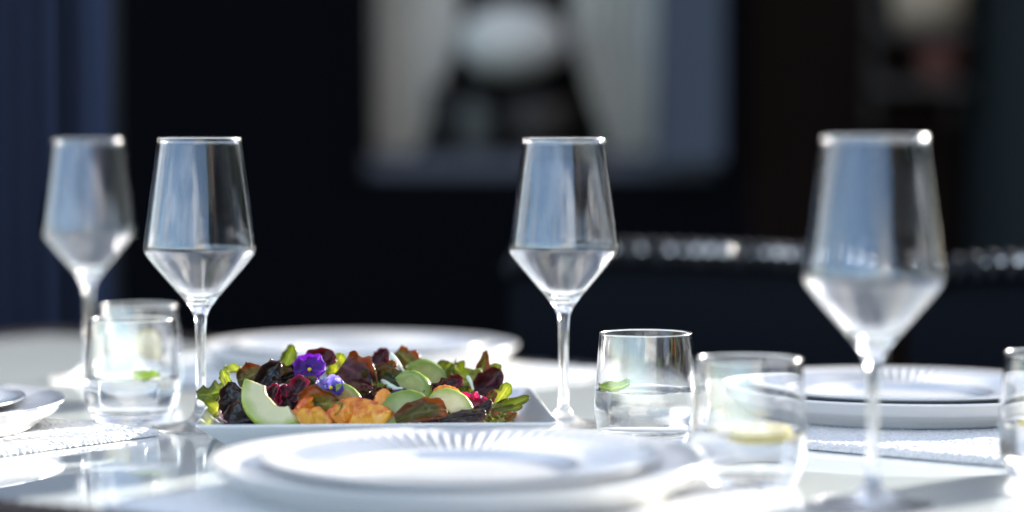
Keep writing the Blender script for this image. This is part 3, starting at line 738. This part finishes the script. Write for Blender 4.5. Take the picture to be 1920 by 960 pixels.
# leaves one can point to
HL = [
 ('leaf_dark', 452, 790, 1.792, 30, 22, (0, 80, 10), .5, .4, .05, 0, 'nearly black leaf at the left front of the salad beside the avocado'),
 ('leaf_bronze', 455, 766, 1.80, 18, 14, (10, 70, 40), .8, .9, .08, 0, 'small bronze leaf above the black leaf at the left front'),
 ('leaf_dark', 505, 806, 1.783, 34, 10, (0, 50, 0), .2, .3, .05, 0, 'black leaf lying flat beneath the front avocado slice'),
 ('leaf_lime', 425, 722, 1.83, 22, 13, (-20, 70, 120), .7, .7, .1, 0, 'pale leaf standing up at the left end of the salad'),
 ('leaf_green', 398, 738, 1.86, 28, 14, (0, 50, 10), .5, .5, .1, 3, 'bright green leaf poking out at the left end toward the wine glass'),
 ('leaf_lime', 412, 760, 1.85, 24, 16, (0, 60, 60), .6, .6, .12, 3, 'lime leaf low at the left end of the salad'),
 ('leaf_dark', 435, 755, 1.82, 28, 20, (0, 70, 100), .6, .8, .08, 0, 'dark bluish leaf curled at the left end of the salad'),
 ('leaf_bronze', 468, 705, 1.86, 24, 18, (0, 60, 20), 1.0, .9, .1, 0, 'bronze leaf with lit edge above the black leaf at upper left'),
 ('leaf_lime', 432, 695, 1.88, 14, 9, (0, 40, 20), .9, .8, .1, 0, 'small olive leaf tip highest at the left end'),
 ('leaf_dark', 500, 712, 1.85, 30, 20, (0, 70, 60), .8, .9, .08, 0, 'dark glossy leaf behind the crimson petals'),
 ('leaf_bronze', 520, 695, 1.88, 22, 14, (0, 60, -20), .9, .9, .1, 0, 'copper leaf left of the purple pansy'),
 ('leaf_green', 540, 672, 1.92, 20, 11, (0, 75, 70), .4, .6, .08, 0, 'green leaf tip rising behind the purple pansy'),
 ('leaf_maroon', 592, 678, 1.90, 30, 20, (0, 68, 10), .7, .9, .06, 0, 'dark maroon leaf arched over the purple pansy'),
 ('leaf_lime', 630, 690, 1.91, 22, 16, (0, 60, 70), .8, .8, .1, 3, 'lime leaf between the purple pansy and the large red leaf'),
 ('leaf_bronze', 592, 760, 1.795, 31, 24, (0, 64, 5), .5, .9, .05, 0, 'dark green leaf with copper rim in the front middle'),
 ('leaf_lime', 616, 776, 1.79, 22, 11, (0, 66, 38), .6, .9, .06, 0, 'pale lime leaf slanting up beside the orange peach in front'),
 ('leaf_ember', 672, 703, 1.87, 36, 28, (-10, 62, -32), .5, .8, .05, 0, 'large maroon leaf with orange glow in the middle of the salad'),
 ('leaf_bronze', 700, 715, 1.87, 26, 16, (20, 70, -60), .8, 1.0, .08, 0, 'orange-brown leaf edge right of the large maroon leaf'),
 ('leaf_maroon', 714, 672, 1.92, 16, 12, (0, 70, 60), .5, .6, .1, 0, 'purple leaf tip at the top of the salad middle'),
 ('leaf_bronze', 716, 696, 1.89, 24, 15, (0, 40, 15), 1.4, 1.2, .08, 0, 'rolled brown leaf at the top middle of the salad'),
 ('leaf_bronze', 764, 676, 1.92, 26, 17, (0, 65, -40), .8, .8, .1, 0, 'brown-gold leaf left of the far avocado slice'),
 ('leaf_dark_green', 735, 715, 1.87, 30, 20, (0, 60, 0), .6, .7, .1, 0, 'deep green leaf under the white rib in the middle'),
 ('leaf_bronze', 783, 775, 1.783, 38, 23, (0, 64, 12), .6, .9, .08, 0, 'curled green and purple leaf lying before the front right avocado'),
 ('leaf_dark', 862, 786, 1.79, 36, 14, (10, 50, 8), .4, .5, .05, 0, 'dark leaf lying flat under the right avocado slice'),
 ('leaf_dark', 895, 776, 1.80, 24, 14, (0, 55, 30), .6, .7, .08, 0, 'black leaf under the red radicchio'),
 ('leaf_maroon', 838, 728, 1.85, 26, 20, (0, 50, 10), 1.2, 1.2, .08, 0, 'dark red rolled leaf above the right avocado slice'),
 ('leaf_green', 825, 708, 1.90, 26, 18, (0, 55, 60), .8, .9, .1, 3, 'green leaf right of the far avocado slice'),
 ('leaf_green', 868, 700, 1.91, 24, 16, (0, 60, -30), .8, .9, .12, 3, 'green leaf at the right back of the salad'),
 ('leaf_lime', 882, 712, 1.89, 20, 12, (0, 65, 30), .8, .8, .1, 3, 'yellow-green leaf at the right back of the salad'),
 ('leaf_bronze', 906, 686, 1.90, 22, 10, (0, 80, 75), 1.0, 1.0, .08, 0, 'brown leaf tip standing highest at the right end'),
 ('leaf_maroon', 915, 722, 1.89, 28, 20, (10, 70, 40), .8, .8, .06, 0, 'reddish dark leaf at the right end of the salad'),
 ('leaf_green', 922, 700, 1.91, 18, 10, (0, 60, 50), .5, .7, .1, 0, 'green leaf tip behind the red leaf at the right end'),
 ('leaf_lime', 935, 752, 1.84, 28, 12, (0, 70, 55), .5, .8, .1, 4, 'pale frilly leaf standing at the right end'),
 ('leaf_green', 957, 762, 1.84, 30, 10, (0, 60, 22), .3, .8, .06, 0, 'bright green pointed leaf sticking out to the right'),
 ('leaf_green', 945, 771, 1.83, 26, 9, (0, 50, 15), .3, .8, .06, 0, 'green leaf under the pointed leaf at the right end'),
 ('leaf_bronze', 913, 758, 1.82, 20, 12, (0, 60, 60), .8, .8, .1, 0, 'olive leaf right of the radicchio'),
 ('leaf_dark_green', 560, 735, 1.84, 32, 20, (0, 55, 20), .6, .7, .08, 0, 'dark green leaf between crimson and violet petals'),
 ('leaf_dark', 555, 705, 1.88, 34, 22, (0, 60, 0), .6, .7, .06, 0, 'dark leaf below the purple pansy'),
]
for (kind, px, py, Y, L, W, rot, cu, cp_, ru, lo, lab) in HL:
    leaf(kind, px, py, Y, L, W, rot, cu, cp_, ru, lo, lab)
for k, (px, py) in enumerate([(905, 783), (925, 788), (940, 781), (918, 793), (953, 787), (935, 790)]):
    leaf('leaf_lime' if k % 2 else 'leaf_bronze', px, py, 1.795, 16, 5, (rnd.uniform(-40, 40), rnd.uniform(30, 70), rnd.uniform(-20, 160)), .9, .9, .2, 4, None, 'frisee_leaf', 'salad leaf', False)['label'] = ['leftmost frilly frisee leaf under the radicchio', 'frilly frisee leaf right of the black leaf', 'highest frilly frisee leaf below the pointed green leaf', 'lowest frilly frisee leaf on the platter rim', 'rightmost frilly frisee leaf near the platter corner', 'frilly frisee leaf second from the platter corner'][k]
for o in C.objects:
    if o.name.startswith('frisee_leaf'): o['group'] = 'frisee leaves at the right front'

# petals: crimson ones, pansies
for px, py, rot, lab in [(507, 746, (0, 75, 70), 'left crimson petal behind the front avocado slice'), (537, 748, (10, 75, 100), 'middle dark crimson petal behind the front avocado slice'), (556, 733, (0, 70, 60), 'right small crimson petal beside the copper rimmed leaf')]:
    leaf('petal_crimson', px, py, 1.815, 20, 17, rot, .5, .6, .06, 0, lab, 'flower_petal', 'petal')
def pansy(px, py, Y, R_, rot, mats, label):
    t = thing('pansy', label, 'flower', at(px, py, Y)); t.rotation_euler = orient(*rot)
    for k, (ang, sc, mi) in enumerate([(90 + 38, 1.0, 0), (90 - 38, 1.0, 0), (180 + 12, .85, 1), (-12, .85, 1), (270, 1.0, 2)]):
        me = leaf_mesh('petal', R_ * 1.15 * sc, R_ * 1.3 * sc, 50 + k + int(px), .5, .35, .07, nu=14, nv=12, base=.1, tip=1.25, wrinkle=.45)
        o = link('petal', me, mats[mi], t); a = R(ang); o.location = (math.cos(a) * R_ * .38, math.sin(a) * R_ * .38, .0006 * k); o.rotation_euler = (R(rnd.uniform(-14, 14)), R(-14), a)
    V, Fc = lathe([(0, -.001), (.0014, 0), (.0016, .001), (.0009, .002), (0, .0022)], 12); o = obj('flower_center', V, Fc, 'pollen', t); o.location = (0, -.001, .003)
    return t
pansy(580, 695, 1.868, .0145, (0, 62, 0), ['petal_purple'] * 3, 'deep purple pansy with a yellow eye at the upper left of the salad')
pansy(618, 733, 1.822, .0135, (8, 38, 15), ['petal_violet', 'petal_violet', 'petal_navy'], 'violet-blue pansy lying below the purple pansy')
leaf('petal_violet', 640, 736, 1.83, 16, 11, (0, 45, -20), .4, .5, .08, 0, 'loose violet petal right of the violet-blue pansy', 'flower_petal', 'petal')
leaf('petal_purple', 737, 750, 1.815, 18, 12, (0, 65, 30), .5, .6, .12, 0, 'purple petal behind the orange peach chip', 'flower_petal', 'petal')
leaf('petal_navy', 748, 745, 1.82, 14, 11, (0, 65, 0), .5, .6, .12, 0, 'dark violet petal left of the front right avocado', 'flower_petal', 'petal')
# radicchio: a small tight head of layered leaves
rd = thing('radicchio', 'crumpled pink-red radicchio piece at the right of the salad', 'radicchio', at(888, 758, 1.815)); rd.rotation_euler = orient(0, 60, 10)
for k in range(6):
    o = link('radicchio_leaf', leaf_mesh('radicchio_leaf', .02 - .001 * k, .016, 80 + k, .9, 1.1, .08, 3, nu=12, nv=10), 'radicchio', rd)
    o.location = (rnd.uniform(-.003, .003), rnd.uniform(-.003, .003), -.001 * k); o.rotation_euler = (rnd.uniform(-.4, .4), rnd.uniform(-.4, .4), k * 1.1)
# white ribs and stems
def rib(pts, rad, mat, label, name='leaf_rib', cat='leaf stem'):
    P = [at(*p) for p in pts]; n = len(P); q = []
    for i in range(n - 1):
        for k in range(4): q.append(P[i].lerp(P[i + 1], k / 4))
    q.append(P[-1]); m = len(q)
    V, Fc = tube(q, [rad * (.55 + .45 * math.sin(PI * min(1, (i + 1) / (m * .7)))) for i in range(m)], 8)
    o = obj(name, V, Fc, mat); md = o.modifiers.new('s', 'SUBSURF'); md.levels = 1; md.render_levels = 1
    return tag(o, label, cat)
rib([(731, 664, 1.91), (742, 678, 1.90), (752, 692, 1.89), (762, 703, 1.885)], .0024, 'white_rib', 'white leaf rib slanting down in the middle of the salad')
rib([(714, 714, 1.87), (728, 724, 1.865), (744, 730, 1.86), (756, 729, 1.86)], .0026, 'white_rib', 'white forked rib left of the middle avocado wedge')
rib([(488, 697, 1.865), (500, 708, 1.86), (518, 718, 1.855)], .0024, 'white_rib', 'white shiny rib above the crimson petals')
rib([(876, 706, 1.885), (883, 718, 1.88), (887, 733, 1.875)], .002, 'white_rib', 'white rib among the green leaves at the right back')
rib([(410, 770, 1.80), (411, 780, 1.797), (416, 788, 1.793), (424, 794, 1.79)], .0013, 'pink_stem', 'thin pink stem at the left front corner of the platter')
rib([(874, 742, 1.84), (890, 742, 1.84), (906, 748, 1.835), (917, 753, 1.83)], .0018, 'white_rib', 'pale rib behind the radicchio')

# avocado and peach slices
def crescent(name, Ro, Ri, wo, wi, a0, a1, mat, loc, spin, yaw, pitch, taper, label, cat, bumps=0.0, seed=1, na=44):
    r = random.Random(seed); V, Fc, E = [], [], []
    cs = [(0, -.6), (0, 0), (0, .6), (.12, .75), (.25, .85), (.4, .94), (.55, 1), (.68, 1.02), (.8, 1), (.92, .8), (1, .35), (1, -.35), (.92, -.8), (.8, -1), (.68, -1.02), (.55, -1), (.4, -.94), (.25, -.85), (.12, -.75)]
    m = len(cs)
    q = Vector((seed * 3.7, seed * 1.3, 0)); amp = .0006 + bumps * .75
    for i in range(na + 1):
        t = i / na; a = -PI / 2 + R(a0) + (R(a1) - R(a0)) * t
        sc = 1 - taper * abs(2 * t - 1) ** 3
        ri = Ri * (1 + .12 * math.sin(PI * t * 2.0 + seed)); mid = Ro - (Ro - ri) * .42
        for (f, wv) in cs:
            rr = ri + (Ro - ri) * f; rr = mid + (rr - mid) * sc
            wd = (wi + (wo - wi) * f) * wv * (.35 + .65 * sc)
            p = Vector((rr * math.cos(a), wd, rr * math.sin(a)))
            d = mnoise.noise_vector(p * 130 + q) * amp + mnoise.noise_vector(p * 420 + q) * amp * .45
            V.append(tuple(p + d)); E.append(min(1, max(0, f + (mnoise.noise(p * 200 + q) * .7 if bumps else mnoise.noise(p * 120 + q) * .15))))
    for i in range(na):
        for k in range(m):
            k2 = (k + 1) % m; Fc.append((i * m + k, i * m + k2, (i + 1) * m + k2, (i + 1) * m + k))
    Fc.append(tuple(range(m - 1, -1, -1))); Fc.append(tuple(na * m + k for k in range(m)))
    # centre the mesh on its own middle
    cx = sum(v[0] for v in V) / len(V); cz = sum(v[2] for v in V) / len(V)
    V = [(x - cx, y, z - cz) for x, y, z in V]
    me = mesh(name, V, Fc); fattr(me, 'edge', E)
    bm = bmesh.new(); bm.from_mesh(me); bmesh.ops.recalc_face_normals(bm, faces=bm.faces); bm.to_mesh(me); bm.free()
    o = link(name, me, mat); o.location = loc
    o.rotation_euler = (Matrix.Rotation(R(yaw), 3, 'Z') @ Matrix.Rotation(R(pitch), 3, 'X') @ Matrix.Rotation(R(spin), 3, 'Y')).to_euler()
    return tag(o, label, cat)
crescent('avocado_slice', .030, .0105, .0075, .003, -72, 70, 'avocado', at(500, 766, 1.782), 36, -14, -12, .12, 'thick cream and green avocado slice at the left front of the salad', 'avocado slice', seed=2)
crescent('avocado_slice', .0245, .008, .005, .0018, -75, 75, 'avocado', at(846, 764, 1.80), 208, 14, -14, .8, 'pointed avocado slice beside the radicchio', 'avocado slice', seed=3)
crescent('avocado_slice', .034, .012, .005, .002, -62, 62, 'avocado_green', at(742, 778, 1.794), 140, -12, -22, .5, 'pale green avocado slice leaning beside the orange peach chip', 'avocado slice', seed=4)
crescent('avocado_slice', .0235, .008, .006, .002, -70, 75, 'avocado_green', at(805, 708, 1.895), 225, 25, -12, .4, 'green avocado slice standing at the back of the salad', 'avocado slice', seed=5)
crescent('avocado_slice', .0235, .009, .007, .002, -68, 60, 'avocado_green', at(780, 726, 1.855), 205, -28, -18, .4, 'yellow-green avocado wedge in the middle before the back slice', 'avocado slice', seed=6)
crescent('avocado_slice', .020, .006, .005, .002, -50, 50, 'avocado_green', at(652, 748, 1.82), 225, 0, -10, .3, 'small avocado piece under the loose violet petal', 'avocado slice', seed=7)
crescent('peach_slice', .026, .010, .007, .004, -65, 60, 'peach_yellow', at(570, 793, 1.785), 170, 10, -30, .3, 'yellow peach slice right beside the front avocado', 'peach slice', .0022, 8)
crescent('peach_slice', .016, .006, .005, .003, -60, 60, 'peach', at(570, 772, 1.79), 110, 15, 0, .3, 'small ragged orange peach piece above the yellow peach slice', 'peach slice', .0022, 9)
crescent('peach_slice', .032, .012, .008, .004, -58, 58, 'peach', at(668, 780, 1.795), 186, 12, -30, .45, 'large orange peach slice in the front middle', 'peach slice', .0018, 10)
crescent('peach_slice', .026, .010, .006, .003, -55, 55, 'peach_yellow', at(690, 790, 1.785), 150, -10, -25, .5, 'yellow-orange peach slice lowest in the front middle', 'peach slice', .0018, 11)
crescent('peach_slice', .020, .007, .006, .003, -60, 50, 'peach', at(722, 762, 1.80), 75, -20, 0, .6, 'upright orange peach chip beside the pale avocado slice', 'peach slice', .002, 12)
crescent('peach_slice', .018, .009, .004, .003, -60, 50, 'peach_yellow', at(843, 742, 1.83), 190, 0, -20, .3, 'small peach slice behind the pointed avocado slice', 'peach slice', .001, 13)

# ------------------------------------------------------------------ the loose leaves between and under the pieces above
bpy.context.view_layer.update()
MARKS = {'avocado slice': None, 'peach slice': None, 'flower': None, 'petal': None, 'radicchio': None, 'leaf stem': None}
marks = [(o, o.matrix_world.translation.copy()) for o in C.objects if o.get('category') in MARKS or (o.get('category') == 'salad leaf' and o.get('label') and not o.get('group'))]
SHORT = {'leaf_ember': 'red-orange leaf', 'leaf_maroon': 'maroon leaf', 'leaf_dark': 'black leaf', 'leaf_bronze': 'bronze leaf', 'leaf_green': 'green leaf', 'leaf_lime': 'lime leaf', 'leaf_dark_green': 'dark green leaf'}
import re
def landmark(lab):
    lab = re.sub(r' (at the|of the salad|in the|behind the|beside the|below the|with a|between the|above the|under the|lying|leaning|standing|poking|left of|right of|slanting|among the|before the|over the|sticking|curled|low at|high).*$', '', lab)
    return lab
used = set()
def bed_label(kind, p):
    best = sorted(marks, key=lambda m: (m[1] - p).length)
    for o, q in best[:12]:
        d = p - q
        if abs(d.y) > abs(d.x) and abs(d.y) > abs(d.z): rel = 'behind' if d.y > 0 else 'in front of'
        elif abs(d.z) > abs(d.x): rel = 'above' if d.z > 0 else 'underneath'
        else: rel = 'right of' if d.x > 0 else 'left of'
        full = o['label']
        words = full.split()
        lab = f"{SHORT[kind]} {rel} the " + ' '.join(words[:10])
        lab = lab.replace('the left crimson', 'the left crimson')
        if lab not in used:
            used.add(lab); return lab
    return LEAF_LABELS[kind]
kinds = ['leaf_maroon', 'leaf_dark', 'leaf_bronze', 'leaf_bronze', 'leaf_dark_green', 'leaf_green', 'leaf_green', 'leaf_maroon', 'leaf_lime', 'leaf_lime']
rnd = random.Random(23)
c_, s_ = math.cos(PYAW), math.sin(PYAW)
for k in range(185):
    x, y = rnd.uniform(-.108, .106), rnd.uniform(-.092, .09)
    hgt = .043 * mound(x, y) * (0.62 + .38 * (y + .09) / .18)
    top = k >= 60
    z = FLOOR + .003 + hgt * (rnd.uniform(.75, 1.0) if top else rnd.uniform(.1, .8))
    p = Vector((PL.x + c_ * x - s_ * y, PL.y + s_ * x + c_ * y, z))
    kind = kinds[rnd.randrange(len(kinds))]
    L, W = (rnd.uniform(10, 22), rnd.uniform(6, 13)) if top else (rnd.uniform(22, 38), rnd.uniform(14, 24))
    o = leaf(kind, p, None, 0, L, W, (rnd.uniform(0, 360), rnd.uniform(-30, 75), rnd.uniform(0, 360)), rnd.uniform(.3, 1.8), rnd.uniform(.4, 1.5), rnd.uniform(.04, .13), rnd.choice([0, 0, 3]))
    o['label'] = bed_label(kind, p)
